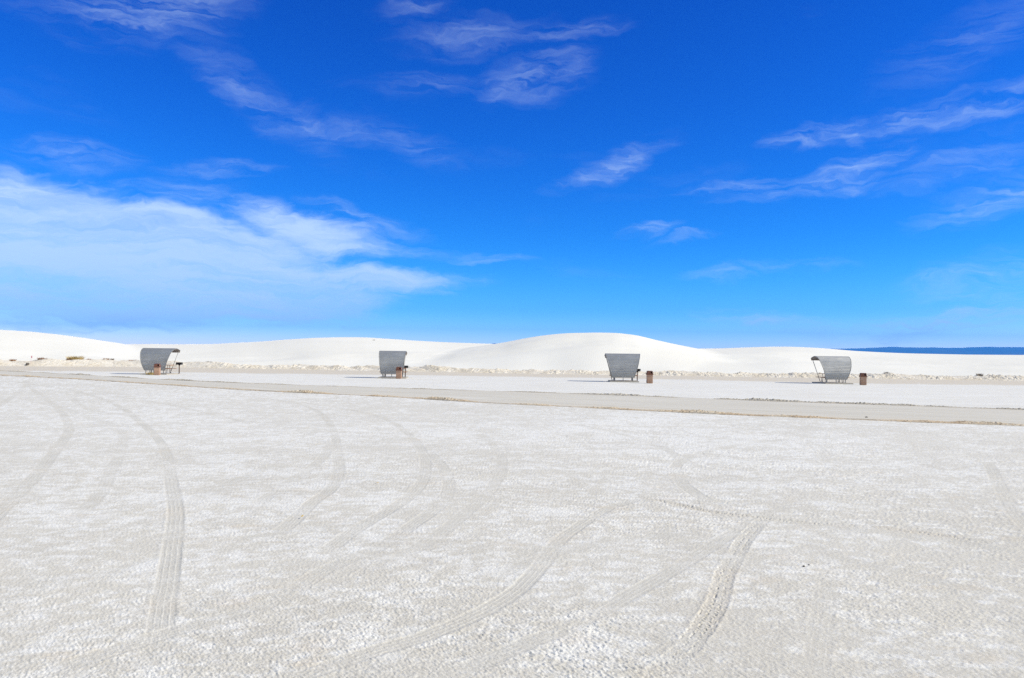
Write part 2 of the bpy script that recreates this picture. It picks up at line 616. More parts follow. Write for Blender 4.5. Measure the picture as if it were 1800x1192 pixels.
TRACKS = [  # points in the photograph, width in metres, depth factor, rib count
    ([(270, 1215), (283, 1090), (296, 1010), (304, 950), (309, 900), (301, 850), (294, 805), (281, 776), (262, 756), (240, 737), (214, 717), (176, 700), (130, 687), (60, 676), (0, 668.5)], .21, 1.0, 4),
    ([(-40, 935), (5, 892), (38, 861), (68, 831), (91, 801), (110, 776), (121, 757), (118, 741), (106, 723), (75, 697), (52, 680), (41, 668)], .24, 0.8, 5),
    ([(120, 920), (151, 892), (181, 859), (196, 826), (211, 796), (216, 770), (214, 752)], .22, 0.35, 4),
    ([(-60, 735), (0, 712), (25, 694), (43, 680), (48, 668)], .24, 0.4, 4),
    ([(-30, 703), (0, 706.5), (63, 708), (106, 716), (160, 735), (214, 752)], .3, 0.3, 4),
    ([(470, 950), (508, 922), (551, 881), (581, 861), (595, 831), (594, 801), (588, 763), (578, 743), (561, 725), (525, 710), (488, 703), (400, 694)], .22, 0.9, 5),
    ([(440, 895), (495, 856), (551, 820), (574, 795), (585, 771)], .22, 0.6, 4),
    ([(560, 980), (598, 950), (626, 930), (676, 901), (722, 871), (745, 841), (747, 806), (734, 781), (712, 758), (684, 740), (651, 728), (601, 718), (520, 706)], .22, 0.9, 5),
    ([(0, 1215), (100, 1172), (200, 1142), (330, 1100), (450, 1070), (502, 1047), (581, 995), (667, 962), (722, 925), (765, 894), (786, 866), (788, 844), (778, 821), (760, 801), (739, 781)], .22, 0.8, 5),
    ([(440, 1230), (542, 1183), (659, 1144), (738, 1121), (817, 1090), (869, 1064), (913, 1034), (952, 993), (979, 955), (1010, 930), (1047, 906), (1075, 890), (1120, 880), (1190, 876)], .20, 0.85, 4),
    ([(720, 1215), (800, 1182), (900, 1142), (979, 1110), (1057, 1074), (1109, 1045), (1162, 1016), (1214, 985), (1266, 951), (1300, 930), (1345, 905), (1400, 880)], .20, 0.5, 4),
    ([(1130, 1215), (1150, 1190), (1196, 1150), (1232, 1108), (1259, 1063), (1274, 1011), (1289, 985), (1310, 948), (1342, 914), (1372, 898)], .22, 2.0, 3),
    ([(1400, 772), (1320, 779), (1240, 794), (1195, 812), (1188, 826), (1200, 850), (1235, 876), (1275, 894), (1350, 912), (1500, 930), (1640, 946), (1800, 973), (1900, 990)], .24, 0.9, 5),
    ([(1110, 872), (1180, 884), (1240, 898), (1300, 905), (1380, 915), (1531, 926), (1600, 934), (1702, 948), (1753, 958), (1830, 974)], .2, 1.5, 3),
    ([(1735, 810), (1753, 845), (1773, 884), (1790, 910), (1830, 950)], .22, 0.6, 4),
    ([(-40, 1062), (110, 1022), (200, 1000), (330, 962), (450, 942), (545, 930), (640, 925)], .18, 0.45, 3),
    ([(1370, 960), (1440, 975), (1560, 1000), (1700, 1035), (1850, 1075)], .2, 0.5, 3),
    ([(1500, 1125), (1600, 1140), (1700, 1155), (1850, 1180)], .2, 0.4, 3),
    ([(450, 745), (380, 730), (300, 712), (228, 700), (160, 690)], .26, 0.3, 4),
    ([(620, 1215), (700, 1130), (790, 1060), (900, 1000), (1010, 965), (1130, 945), (1260, 935)], .2, 0.3, 4),
    ([(1000, 745), (1080, 760), (1160, 785), (1210, 812), (1300, 840), (1420, 860)], .22, 0.3, 4),
    ([(1430, 1215), (1440, 1120), (1450, 1050), (1445, 990), (1420, 940)], .2, 0.35, 4),
    ([(840, 760), (880, 800), (870, 850), (820, 900), (740, 960), (620, 1010)], .22, 0.3, 4),
    ([(300, 900), (380, 860), (450, 830), (520, 812), (600, 806)], .22, 0.25, 4),
    ([(225, 695), (150, 686), (130, 702), (165, 722), (230, 730)], .24, 0.25, 4),
]


def micro(X, Y, Rr, crust, rough_area):
    """height of clods, furrows and pits; detail fades where the sheet gets coarse"""
    ca, sa = 0.65, -0.76
    A = X * ca + Y * sa
    B = -X * sa + Y * ca
    f1 = np.clip(1.6 - Rr / 26.0, 0, 1)
    f2 = np.clip(1.4 - Rr / 13.0, 0, 1)
    n1 = gnoise(A / 0.060, B / 0.020, 11)
    n2 = gnoise(A / 0.030, B / 0.012, 12)
    n3 = gnoise(X / 0.16, Y / 0.16, 13)
    n5 = gnoise(X / 0.026, Y / 0.026, 15)
    n6 = gnoise(X / 0.10, Y / 0.10, 16)
    clod = np.maximum(n1 + 0.35 * n3, -0.3) * 0.0070 * f1 + n2 * 0.0056 * f2
    clod = clod + np.maximum(n5 + 0.3 * n6 - 0.25, 0) * 0.0075 * f1
    h = clod * 0.90 * (0.78 + 0.32 * crust) * (0.70 + 0.45 * rough_area)
    # furrows left by the grader
    n4 = gnoise(A / 0.9, B / 0.045, 14)
    h = h + (np.minimum(n4 + 0.15, 0.0)) * 0.014 * f1 * rough_area * (0.4 + 0.6 * crust)
    return h


def build_ground():
    az = [np.arange(-0.64, 0.6401, 0.00092)]
    right = np.concatenate([0.64 + np.arange(1, 60) * 0.005, 0.935 + np.arange(1, 72) * 0.03])
    right = right[right < math.pi - 0.02]
    az = np.concatenate([-right[::-1], az[0], right])
    rr = [0.25]
    while rr[-1] < 4.3:
        rr.append(rr[-1] + 0.05)
    while rr[-1] < 125:
        rr.append(rr[-1] + max(0.0048, 0.50 * rr[-1] ** 2 / 1656.0))
    while rr[-1] < 34000:
        rr.append(rr[-1] * 1.12)
    rr = np.array(rr)
    RR, AZ = np.meshgrid(rr, az, indexing='ij')
    X = (RR * np.sin(AZ)).astype(np.float64)
    Y = (RR * np.cos(AZ)).astype(np.float64)
    near = RR < 130
    Xn = np.where(near, X, 0)
    Yn = np.where(near, Y, 0)
    # patches of white crust
    p = fbm(Xn / 1.2 + 3, Yn / 0.9, 3, 31) * 0.5 + fbm(Xn / 0.24, Yn / 0.18, 4, 41, 0.75) * 0.62
    bigp = fbm(Xn / 9.0 - 4, Yn / 9.0 + 2, 2, 51)
    crust = sstep(p + 0.40 * bigp, -0.42, 0.72)
    area = sstep(fbm(Xn / 2.4 + 9, Yn / 2.4, 3, 61), -0.45, 0.5)
    side = sstep(Xn / np.maximum(RR, 0.1), -0.35, 0.25)       # rougher ground to the right
    area = np.clip(area * (0.45 + 0.75 * side), 0, 1.15)
    # between road and shelters lies a pale, even crust
    dU, sU, _ = dist_to(road_up[::3], Xn, Yn)
    dL, sL, _ = dist_to(road_lo[::3], Xn, Yn)
    dT, sT, _ = dist_to(TANLINE[::3], Xn, Yn)
    above_up = (dU * sU) > 0
    below_lo = (dL * sL) < 0
    beyond = (dT * sT) > 0
    lot = above_up & ~beyond & near
    n_soft = fbm(Xn / 5.0, Yn / 2.0, 3, 71)
    crust = np.where(lot, np.clip(0.80 + 0.22 * n_soft, 0.35, 1.0), crust)
    edge_t = sstep(dT * sT + 1.6 * n_soft, -1.0, 1.5)
    tan = 0.60 * edge_t * (Y > 20)
    crust = crust * (1 - edge_t * 0.85)
    area = np.where(lot | beyond, 0.2, area)
    # strips of the near flat grow more even and pale near the road
    far = sstep(RR, 9, 24)
    crust = np.where(below_lo & near & (RR < 90), crust * (1 - 0.15 * far) + 0.24 * far, crust)
    # tyre tracks
    track = np.zeros(X.shape, np.float32)
    dz = np.zeros(X.shape, np.float32)
    damp = np.ones(X.shape, np.float32)
    ribw = np.zeros(X.shape, np.float32)
    for ti, (pts, w, depth, ribs) in enumerate(TRACKS):
        w = w * (1.0 if depth < 1.05 else 0.85)
        P = smooth(resample(spline([gpt(*q) for q in pts], 8), 0.10), 4)
        far_k = min(8, max(1, int(len(P) / 60)))
        P2 = P[::far_k]
        lo = P2.min(0) - 0.6
        hi = P2.max(0) + 0.6
        m = (X > lo[0]) & (X < hi[0]) & (Y > lo[1]) & (Y < hi[1]) & near
        if not m.any():
            continue
        x = X[m]
        y = Y[m]
        # coarse cull by cells, then exact
        d, s, arc = dist_to(P2[::max(1, len(P2) // 14)], x, y)
        k = d < 1.2 + 0.02 * np.hypot(x, y)
        idx = np.flatnonzero(m)[k]
        x = x[k]
        y = y[k]
        d, s, arc = dist_to(P2, x, y)
        rd = np.hypot(x, y)
        u = d * s + 0.006 * gnoise(arc / 0.35, arc * 0 + ti, 90 + ti)
        half = w / 2
        inside = 1 - sstep(np.abs(u), half * 0.80, half * 1.18)
        ends = sstep(arc, 0, 0.8) * sstep(-arc, -arc.max(), -arc.max() + 0.8)
        vis = np.clip(0.60 + 0.75 * fbm(arc / 1.3, arc * 0 + 3.3, 2, 120 + ti), 0.15, 1.0) * ends
        inside = inside * vis
        fs = np.clip(1.7 - rd / 16.0, 0.0, 1)
        ph = (u / w + 0.5) * ribs
        rib = np.abs((ph % 1.0) - 0.5) * 2          # 1 at the groove between two ribs
        ridge = sstep(rib, 0.80, 0.97) if depth <= 1.3 else sstep(rib, 0.60, 0.90)
        brk = 0.55 + 0.45 * gnoise(arc / 0.10, u / 0.05, 150 + ti)
        lug = gnoise(arc / 0.045, np.floor(ph) * 3.7 + ti, 170 + ti)
        prof = -0.004 + 0.0075 * ridge * brk + 0.0018 * lug
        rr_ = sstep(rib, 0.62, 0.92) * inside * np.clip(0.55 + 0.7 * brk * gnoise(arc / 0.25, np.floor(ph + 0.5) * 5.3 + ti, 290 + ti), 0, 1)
        rim = 0.0035 * np.exp(-((np.abs(u) - half * 1.08) / 0.022) ** 2) * (0.6 + 0.6 * gnoise(arc / 0.07, s * 5.0 + ti, 190 + ti))
        clods = 0
        if depth > 1.3:     # deep ruts throw up a row of crumbs along each groove
            g = gnoise(arc / 0.035, np.floor(ph + 0.5) * 9.1 + ti, 210 + ti)
            clods = -0.022 * ridge * sstep(g, -0.1, 0.3) + 0.007 * sstep(gnoise(arc / 0.028, u / 0.022, 230 + ti), 0.2, 0.6)
        z = (prof * min(depth, 1.3) + clods) * inside + rim * depth * vis
        dz.flat[idx] += (z * fs).astype(np.float32)
        if depth < 1.3:
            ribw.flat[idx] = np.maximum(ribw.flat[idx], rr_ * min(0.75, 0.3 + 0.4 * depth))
        track.flat[idx] = np.maximum(track.flat[idx], inside * min(1.0, 0.45 + 0.45 * depth))
        damp.flat[idx] = np.minimum(damp.flat[idx], 1 - 0.55 * inside)
        tt = np.exp(-((np.abs(u) - half * 0.7) / 0.07) ** 2) * sstep(fbm(arc / 1.1, arc * 0 + 8.8, 2, 250 + ti), 0.15, 0.7) * 0.26
        tan.flat[idx] = np.maximum(tan.flat[idx], tt * np.clip(depth, 0.4, 1))
    tan = np.maximum(tan, 0.30 * sstep(fbm(Xn / 0.9 + 30, Yn / 0.45, 3, 271), 0.55, 1.0) * near)
    crust = crust * (1 - 0.62 * track)
    Z = micro(Xn, Yn, RR, crust, area) * damp + dz
    und = fbm(Xn / 6.0, Yn / 6.0, 2, 5) * 0.012 + fbm(Xn / 0.7, Yn / 0.7, 2, 6) * 0.004
    Z = Z + und * (RR < 60)
    Z = np.where(near, Z, 0)
    # a shallow bed for the road sheet
    inroad = (~above_up) & (~below_lo) & near
    Z = np.where(inroad, np.minimum(Z, 0) - 0.04, Z)
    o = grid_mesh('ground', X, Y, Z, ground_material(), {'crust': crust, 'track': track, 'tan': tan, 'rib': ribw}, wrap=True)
    tag(o, kind='structure')


build_ground()


# ================================================================= THE ROAD
def build_road():
    m = Mat('packed_gypsum_road', 0.95, 0.08)
    v = m.coord('Object')
    s = m.attr('across')
    a = m.attr('along')
    cv = m.n('ShaderNodeCombineXYZ')
    m.l(m.math('MULTIPLY', a, 0.05), cv.inputs[0])
    m.l(s, cv.inputs[1])
    st = m.noise(2.2, 5, 0.6, cv.outputs[0])
    st2 = m.noise(7.0, 4, 0.6, cv.outputs[0])
    fine = m.noise(30, 5, 0.65, v)
    c = m.mix(m.rng(st, 0.35, 0.65), (0.53, 0.50, 0.435), (0.62, 0.59, 0.525))
    c = m.mix(m.rng(st2, 0.4, 0.7, 0, 0.5), c, (0.53, 0.50, 0.44))
    c = m.mix(m.rng(fine, 0.35, 0.7, 0, 0.35), c, (0.61, 0.58, 0.53))
    c = m.mix(m.attr('edge'), c, (0.60, 0.54, 0.45))
    c = m.mix(m.attr('drift'), c, (0.70, 0.69, 0.66))
    m.base(c)
    m.bump(fine, 0.01, 0.5)
    n = 620
    U = resample(road_up, (np.hypot(*np.diff(road_up, axis=0).T).sum() - 0.01) / n)[:n]
    Lw = resample(road_lo, (np.hypot(*np.diff(road_lo, axis=0).T).sum() - 0.01) / n)[:n]
    k = 60
    t = np.linspace(-0.01, 1.01, k)[None, :, None]
    Nr = (U - Lw) / np.hypot(*(U - Lw).T)[:, None]
    si = np.arange(n) * 0.2
    U = U + Nr * (0.16 * fbm(si / 2.2, si * 0, 3, 83))[:, None]
    Lw = Lw - Nr * (0.16 * fbm(si / 2.0, si * 0 + 4, 3, 84))[:, None]
    P = Lw[:, None] * (1 - t) + U[:, None] * t
    X, Y = P[..., 0], P[..., 1]
    tt = np.broadcast_to(t[..., 0], X.shape)
    wid = np.hypot(*(U - Lw).T)[:, None]
    along = np.broadcast_to(np.concatenate([[0], np.cumsum(np.hypot(*np.diff(Lw, axis=0).T))])[:, None], X.shape)
    Z = 0.02 + 0.05 * np.sin(math.pi * np.clip(tt, 0, 1)) + 0.008 * gnoise(along / 9, tt * wid / 0.35, 77)
    edge = np.exp(-(np.minimum(tt, 1 - tt) * wid / 0.9) ** 2) * np.clip(0.5 + 0.5 * gnoise(along / 2.0, tt * 3, 78), 0, 1)
    drift = sstep(fbm(along / 7.0, tt * wid / 0.8, 4, 81), 0.25, 0.9) * 0.6 * (0.35 + 0.65 * np.exp(-(np.minimum(tt, 1 - tt) * wid / 1.6) ** 2))
    o = grid_mesh('road', X, Y, Z, m.m, {'across': tt * wid, 'along': along, 'edge': edge, 'drift': drift})
    tag(o, kind='structure')


build_road()


def ridge_strip(name, line, width, base_h, amp_fn, step, lat, mat, seed, lump=0.22, z0=0.0, zmul=1.0):
    P = resample(line, step)
    T = np.gradient(P, axis=0)
    T /= np.hypot(*T.T)[:, None]
    Nn = np.stack([-T[:, 1], T[:, 0]], 1)
    w = np.linspace(-1, 1, lat)
    X = P[:, None, 0] + Nn[:, None, 0] * w[None] * width / 2
    Y = P[:, None, 1] + Nn[:, None, 1] * w[None] * width / 2
    s = np.broadcast_to((np.arange(len(P)) * step)[:, None], X.shape)
    u = np.broadcast_to(w[None] * width / 2, X.shape)
    env = np.clip(1 - np.abs(w) ** 2, 0, 1)[None]
    a = amp_fn(s, P[:, None, 0] + 0 * X)
    n1 = gnoise(s / lump, u / lump, seed)
    n2 = gnoise(s / (lump * 0.4), u / (lump * 0.4), seed + 1)
    n0 = gnoise(s / (lump * 5), u * 0, seed + 2)
    hgt = base_h * env * np.clip(0.55 + 0.45 * n0 + 0.65 * np.abs(n1) + 0.35 * n2, 0.02, 2) * a
    Z = z0 + hgt - 0.03 * (np.abs(w)[None] > 0.93)
    o = grid_mesh(name, X, Y, Z * zmul, mat, {'hgt': hgt}, smooth=False)
    return o


def clod_material(name, c1, c2, c3):
    m = Mat(name, 0.95, 0.05)
    v = m.coord('Object')
    a = m.noise(0.6, 4, 0.6, v)
    b = m.noise(6, 5, 0.7, v)
    c = m.mix(m.rng(a, 0.35, 0.65), c1, c2)
    c = m.mix(m.rng(b, 0.5, 0.66, 0, 0.8), c, c3)
    m.base(c)
    m.bump(b, 0.03, 0.8)
    return m.m


M_ROW = clod_material('windrow_sand', (0.50, 0.39, 0.27), (0.56, 0.49, 0.39), (0.22, 0.16, 0.11))
M_ROW2 = clod_material('windrow_grey', (0.38, 0.35, 0.30), (0.48, 0.44, 0.38), (0.20, 0.18, 0.15))


def amp_lo(s, x):
    a = np.clip(0.42 + 1.0 * gnoise(s / 3.0, s * 0, 301), 0.10, 1.4)
    return a * np.where(x < -14, 0.7, 1.0)


def amp_up(s, x):
    return np.clip(0.60 + 0.8 * gnoise(s / 4.0, s * 0, 303), 0.2, 1.3) * (0.55 + 0.55 * sstep(x, -5, 14) + 0.35 * sstep(-x, 12, 20))


o = ridge_strip('sand_ridge', road_lo, 0.60, 0.12, amp_lo, 0.05, 16, M_ROW, 320, 0.13, 0.005)
tag(o, 'low crumbly tan ridge of sand along the near edge of the road', 'sand ridge', kind='stuff')
o = ridge_strip('sand_ridge', road_up, 0.65, 0.13, amp_up, 0.05, 16, M_ROW2, 340, 0.16, 0.005)
tag(o, 'low crumbly grey ridge of sand along the far edge of the road', 'sand ridge', kind='stuff')


# ================================================================= DUNES
CREST = {
    'a': [(-700, 560), (-400, 566), (-200, 575), (0, 580), (50, 583), (100, 588), (150, 594.5), (200, 602), (225, 606), (260, 612), (320, 622), (420, 640)],
    'b': [(-100, 640), (80, 618), (180, 608), (225, 605), (260, 604.8), (300, 605.3), (375, 605), (420, 602.5), (450, 601.3), (500, 597.5), (550, 594.5), (600, 593.3), (640, 593.5), (680, 596), (720, 598.8), (780, 602), (840, 604.2), (890, 605.5), (960, 609), (1100, 618), (1200, 628)],
    'c': [(560, 652), (660, 640), (740, 627), (800, 615.5), (840, 609), (868, 605), (885, 602.5), (900, 599.5), (925, 594.8), (950, 590.8), (975, 588), (1000, 586.2), (1050, 585.3), (1085, 586), (1120, 590), (1150, 597.5), (1180, 604), (1205, 609), (1225, 612.8), (1260, 619), (1300, 626), (1380, 640), (1460, 655)],
    'd': [(1000, 650), (1100, 628), (1180, 616), (1225, 613), (1265, 612.8), (1300, 611.5), (1350, 609.8), (1390, 609.8), (1430, 611.5), (1460, 613.5), (1500, 617), (1550, 619.6), (1600, 621.5), (1700, 623.5), (1800, 624.2), (1900, 622), (2100, 616), (2500, 612)],
}
RCREST = {'a': 178.0, 'b': 188.0, 'c': 150.0, 'd': 168.0}
TOE = {'a': 2.5, 'b': 6, 'c': 1.5, 'd': 3}          # metres behind the berm's foot


def build_dunes():
    m = Mat('white_dune_sand', 0.95, 0.05)
    v = m.coord('Object')
    a = m.noise(0.035, 4, 0.6, v)
    b = m.noise(1.2, 5, 0.65, v)
    w = m.n('ShaderNodeTexWave')
    w.inputs['Scale'].default_value = 1.1
    w.inputs['Distortion'].default_value = 9
    w.inputs['Detail'].default_value = 3
    m.l(m.coord('Object', (1, 0.35, 1), (0, 0, R(20))), w.inputs['Vector'])
    c = m.mix(m.rng(a, 0.35, 0.65), (0.742, 0.724, 0.668), (0.782, 0.766, 0.712))
    c = m.mix(m.rng(b, 0.55, 0.75, 0, 0.3), c, (0.70, 0.68, 0.64))
    m.base(c)
    m.bump(m.math('ADD', m.math('MULTIPLY', w.outputs[0], 0.15), b), 0.05, 0.35)
    azs = np.arange(-0.95, 0.951, 0.0016)
    rs = np.concatenate([np.arange(74, 190, 0.5), np.arange(190, 420, 5.0)])
    RR, AZ = np.meshgrid(rs, azs, indexing='ij')
    X = RR * np.sin(AZ)
    Y = RR * np.cos(AZ)
    tot = np.full(X.shape, -0.9)
    for key in 'abcd':
        az_c, h_c = [], []
        for px, py in CREST[key]:
            d = ray(px, py)
            hd = math.hypot(d.x, d.y)
            az_c.append(math.atan2(d.x, d.y))
            h_c.append(EYE + d.z / hd * RCREST[key])
        az_c, h_c = np.array(az_c), np.array(h_c)
        h = np.interp(azs, az_c, h_c, left=-1.0 if key != 'a' else h_c[0], right=-1.0 if key != 'd' else h_c[-1])
        ker = np.hanning(17)
        ker /= ker.sum()
        h = np.convolve(np.pad(h, 8, 'edge'), ker, 'valid')
        # an uneven crest line and toe line, so that the dune has a plan shape of its own
        rc = RCREST[key] + 7 * np.sin(azs * 9 + ord(key)) * 0
        ba = np.arctan2(BERM[:, 0], BERM[:, 1])
        br = np.hypot(BERM[:, 0], BERM[:, 1])
        oo = np.argsort(ba)
        toe = np.interp(azs, ba[oo], br[oo]) + TOE[key] + 1.5 * np.sin(azs * 13 + ord(key)) ** 2 + 1.5 * np.sin(azs * 31 + 2 * ord(key)) ** 2
        t = (RR - toe[None]) / (rc - toe)[None]
        up = np.where(t < 1, np.sin(np.clip(t, 0, 1) * math.pi / 2) ** 1.25, 1.0)
        back = np.exp(-np.clip(t - 1, 0, 9) ** 2 * 1.3)
        z = np.maximum(h, -0.5)[None] * up * back - 0.8 * (1 - sstep(t, -0.02, 0.07))
        kk = 0.35
        hh = np.clip(0.5 + 0.5 * (z - tot) / kk, 0, 1)
        tot = tot * (1 - hh) + z * hh + kk * hh * (1 - hh) * 0.5
    # broad undulation, fades out at the crests so the skyline stays smooth
    wv = sstep(RR, 112, 120) * (1 - sstep(RR, 130, 142))
    tot = tot + wv * (0.26 * fbm(X / 18, Y / 10, 2, 400) + 0.02 * fbm(X / 2.5, Y / 2.0, 2, 402))
    # a trail of footprints over the central dune
    A = np.array([0.14, 0.165, 0.19, 0.215, 0.245])
    B = np.array([136., 133., 129., 124., 117.])
    P = np.stack([np.sin(A) * B, np.cos(A) * B], 1)
    d, s, arc = dist_to(P, X, Y)
    tot = tot - 0.10 * np.exp(-(d / 0.5) ** 2) * np.clip(gnoise(arc / 0.9, d / 0.5, 410) + 0.2, 0, 1)
    tot = np.where(RR < 76, np.minimum(tot, -0.3), tot)
    o = grid_mesh('dunes', X, Y, tot, m.m)
    tag(o, kind='structure')
    global DUNE
    DUNE = (azs, rs, tot)


build_dunes()


def dune_z(x, y):
    azs, rs, tot = DUNE
    r, a = math.hypot(x, y), math.atan2(x, y)
    i = int(np.clip(np.searchsorted(rs, r), 1, len(rs) - 1))
    j = int(np.clip(np.searchsorted(azs, a), 1, len(azs) - 1))
    return float(tot[i, j])


def build_berm():
    m = clod_material('berm_sand', (0.62, 0.56, 0.465), (0.69, 0.65, 0.585), (0.42, 0.345, 0.26))
    P = resample(BERM, 0.11)
    T = np.gradient(P, axis=0)
    T /= np.hypot(*T.T)[:, None]
    Nn = np.stack([-T[:, 1], T[:, 0]], 1)
    w = np.linspace(-0.3, 1, 46)
    width = 5.0
    X = P[:, None, 0] + Nn[:, None, 0] * w[None] * width
    Y = P[:, None, 1] + Nn[:, None, 1] * w[None] * width
    s = np.broadcast_to((np.arange(len(P)) * 0.11)[:, None], X.shape)
    u = np.broadcast_to(w[None] * width, X.shape)
    xx = P[:, None, 0] + 0 * X
    # rise quickly from the flat, level out into the dune foot
    env = sstep(u, -0.9, 1.5) * (1 - sstep(u, 2.4, 5.0) * 0.9)
    left = 1 - sstep(xx, -46, -30)
    mid = sstep(xx, -34, -24) * (1 - sstep(xx, -8, 0))
    top = 0.50 + 0.55 * left + 0.18 * gnoise(s / 5.5, s * 0, 501) * (1 + left) + 0.10 * sstep(xx, 20, 50)
    heaps = np.abs(gnoise(s / 3.0 + u / 3.0, u / 5.0, 503)) * 0.9 * mid + np.abs(gnoise(s / 3.4 + u / 2.4, u / 4, 505)) * 0.8 * left
    rough = (0.34 * np.abs(gnoise(s / 0.85, u / 0.8, 507)) + 0.22 * np.abs(gnoise(s / 0.36, u / 0.33, 509)) + 0.06 * gnoise(s / 0.16, u / 0.16, 510))
    rough = rough * (1 - 0.6 * left - 0.25 * mid) * 0.72 * np.clip(0.7 + 0.8 * gnoise(s / 2.2, u / 2.0, 512), 0.15, 1.5)
    top = top + 0.16 * np.abs(gnoise(s / 1.9, u / 2.5, 514)) + 0.2 * gnoise(s / 8.0, u * 0, 515)
    Z = env * (top * 0.68 + 0.5 * heaps) + rough * sstep(u, -1.2, 0.2) * (1 - sstep(u, 3.0, 4.6)) * 0.85 - 0.06
    o = grid_mesh('sand_berm', X, Y, Z, m, smooth=False)
    tag(o, kind='structure')
    global BERMG
    BERMG = (X, Y, Z)


build_berm()


# ================================================================= MOUNTAINS and AIR
def build_mountains():
    m = Mat('bare_far_rock', 0.95, 0.05)
    v = m.coord('Object')
    a = m.noise(0.0012, 6, 0.6, v)
    m.base(m.mix(m.rng(a, 0.35, 0.65), (0.05, 0.055, 0.06), (0.09, 0.085, 0.08)))
    D = 15000.0
    key = [(300, 640), (640, 625), (800, 612), (850, 605.3), (868, 602.8), (880, 603.6), (905, 608), (960, 615), (1100, 620), (1225, 619), (1300, 617), (1380, 615), (1440, 613.6), (1480, 612.6), (1510, 611.8),
           (1535, 611.2), (1560, 610), (1577, 609.4), (1595, 610.2), (1620, 611.2), (1640, 610.4), (1665, 611.0), (1690, 611.4), (1720, 610.4), (1740, 609.8), (1760, 610.6), (1800, 610.0), (1850, 609), (1950, 611), (2100, 606), (2400, 612)]
    az_c, h_c = [], []
    for px, py in key:
        d = ray(px, py)
        az_c.append(math.atan2(d.x, d.y))
        h_c.append(max(5, EYE + d.z / math.hypot(d.x, d.y) * D))
    azs = np.linspace(-0.45, 0.9, 900)
    h = np.interp(azs, az_c, h_c)
    rs = np.linspace(D - 2600, D + 2600, 60)
    RR, AZ = np.meshgrid(rs, azs, indexing='ij')
    X, Y = RR * np.sin(AZ), RR * np.cos(AZ)
    t = 1 - np.abs(RR - D) / 2600
    n = fbm(X / 900, Y / 900, 5, 601)
    Z = h[None] * (t ** 0.8) * (1 + 0.22 * n * (1 - t)) + (6 * gnoise(X / 260, Y / 260, 609) + 14 * gnoise(X / 700, Y / 700, 611)) * t - 30 * (t <= 0.001)
    o = grid_mesh('mountains', X, Y, Z, m.m)
    tag(o, kind='structure')


build_mountains()


def build_haze():
    bm = bmesh.new()
    add_box(bm, (0, 8500, 299), (40000, 20000, 602))
    m = bpy.data.materials.new('clear_desert_air')
    m.use_nodes = True
    nt = m.node_tree
    nt.nodes.clear()
    out = nt.nodes.new('ShaderNodeOutputMaterial')
    pv = nt.nodes.new('ShaderNodeVolumePrincipled')
    pv.inputs['Color'].default_value = (0.04, 0.34, 1.0, 1)
    pv.inputs['Density'].default_value = HAZE_DENSITY
    pv.inputs['Anisotropy'].default_value = 0.0
    nt.links.new(pv.outputs[0], out.inputs['Volume'])
    o = obj('haze', bm, m)
    tag(o, 'thin blue desert air between the dunes and far mountains', 'haze', kind='stuff')


HAZE_DENSITY = 0.00007

# ================================================================= OBJECT MATERIALS


def steel_material():
    m = Mat('corrugated_steel', 0.42, 0.5, 0.75)
    v = m.coord('Object')
    a = m.noise(1.3, 4, 0.6, v)
    st = m.noise(6, 5, 0.6, m.coord('Object', (0.25, 1, 3)))
    c = m.mix(m.rng(a, 0.3, 0.7), (0.45, 0.45, 0.445), (0.52, 0.518, 0.51))
    c = m.mix(m.rng(st, 0.45, 0.70, 0, 0.28), c, (0.25, 0.25, 0.24))
    band = m.noise(2.4, 3, 0.8, m.coord('Object', (0.05, 0.6, 3.2)))
    c = m.mix(m.rng(band, 0.42, 0.60, 0, 0.25), c, (0.24, 0.24, 0.235))
    m.base(c)
    m.l(m.rng(st, 0.3, 0.7, 0.38, 0.58), m.b.inputs['Roughness'])
    return m.m


def plain(name, c1, c2, rough=0.7, spec=0.3, metal=0.0, scale=12):
    m = Mat(name, rough, spec, metal)
    v = m.coord('Object')
    a = m.noise(scale, 5, 0.6, v)
    m.base(m.mix(m.rng(a, 0.35, 0.68), c1, c2))
    m.bump(a, 0.004, 0.4)
    return m.m


M_STEEL = steel_material()
M_PIPE = plain('galvanised_pipe', (0.20, 0.20, 0.21), (0.30, 0.30, 0.30), 0.5, 0.5, 0.6)
M_STRUT = plain('strut_steel', (0.22, 0.22, 0.22), (0.34, 0.33, 0.31), 0.5, 0.5, 0.4)
M_WOOD = plain('stained_plank', (0.30, 0.14, 0.07), (0.42, 0.21, 0.11), 0.65, 0.3, 0, 20)
M_EAVE = plain('eave_timber', (0.22, 0.16, 0.11), (0.30, 0.22, 0.15), 0.7, 0.3, 0, 14)
M_CONC = plain('concrete', (0.36, 0.33, 0.29), (0.44, 0.41, 0.36), 0.9, 0.2, 0, 8)
M_IRON = plain('black_iron', (0.012, 0.012, 0.013), (0.03, 0.026, 0.024), 0.6, 0.4, 0.2, 20)
M_POST = plain('rusty_post', (0.06, 0.035, 0.025), (0.12, 0.065, 0.04), 0.7, 0.3, 0.2, 25)
M_BIN = plain('tan_bin_panel', (0.40, 0.25, 0.17), (0.48, 0.31, 0.22), 0.7, 0.3, 0, 30)
M_LID = plain('brown_bin_lid', (0.13, 0.050, 0.028), (0.18, 0.072, 0.042), 0.5, 0.45, 0, 10)
M_DARK = plain('bin_inside_shade', (0.010, 0.009, 0.008), (0.02, 0.015, 0.012), 0.8, 0.2)

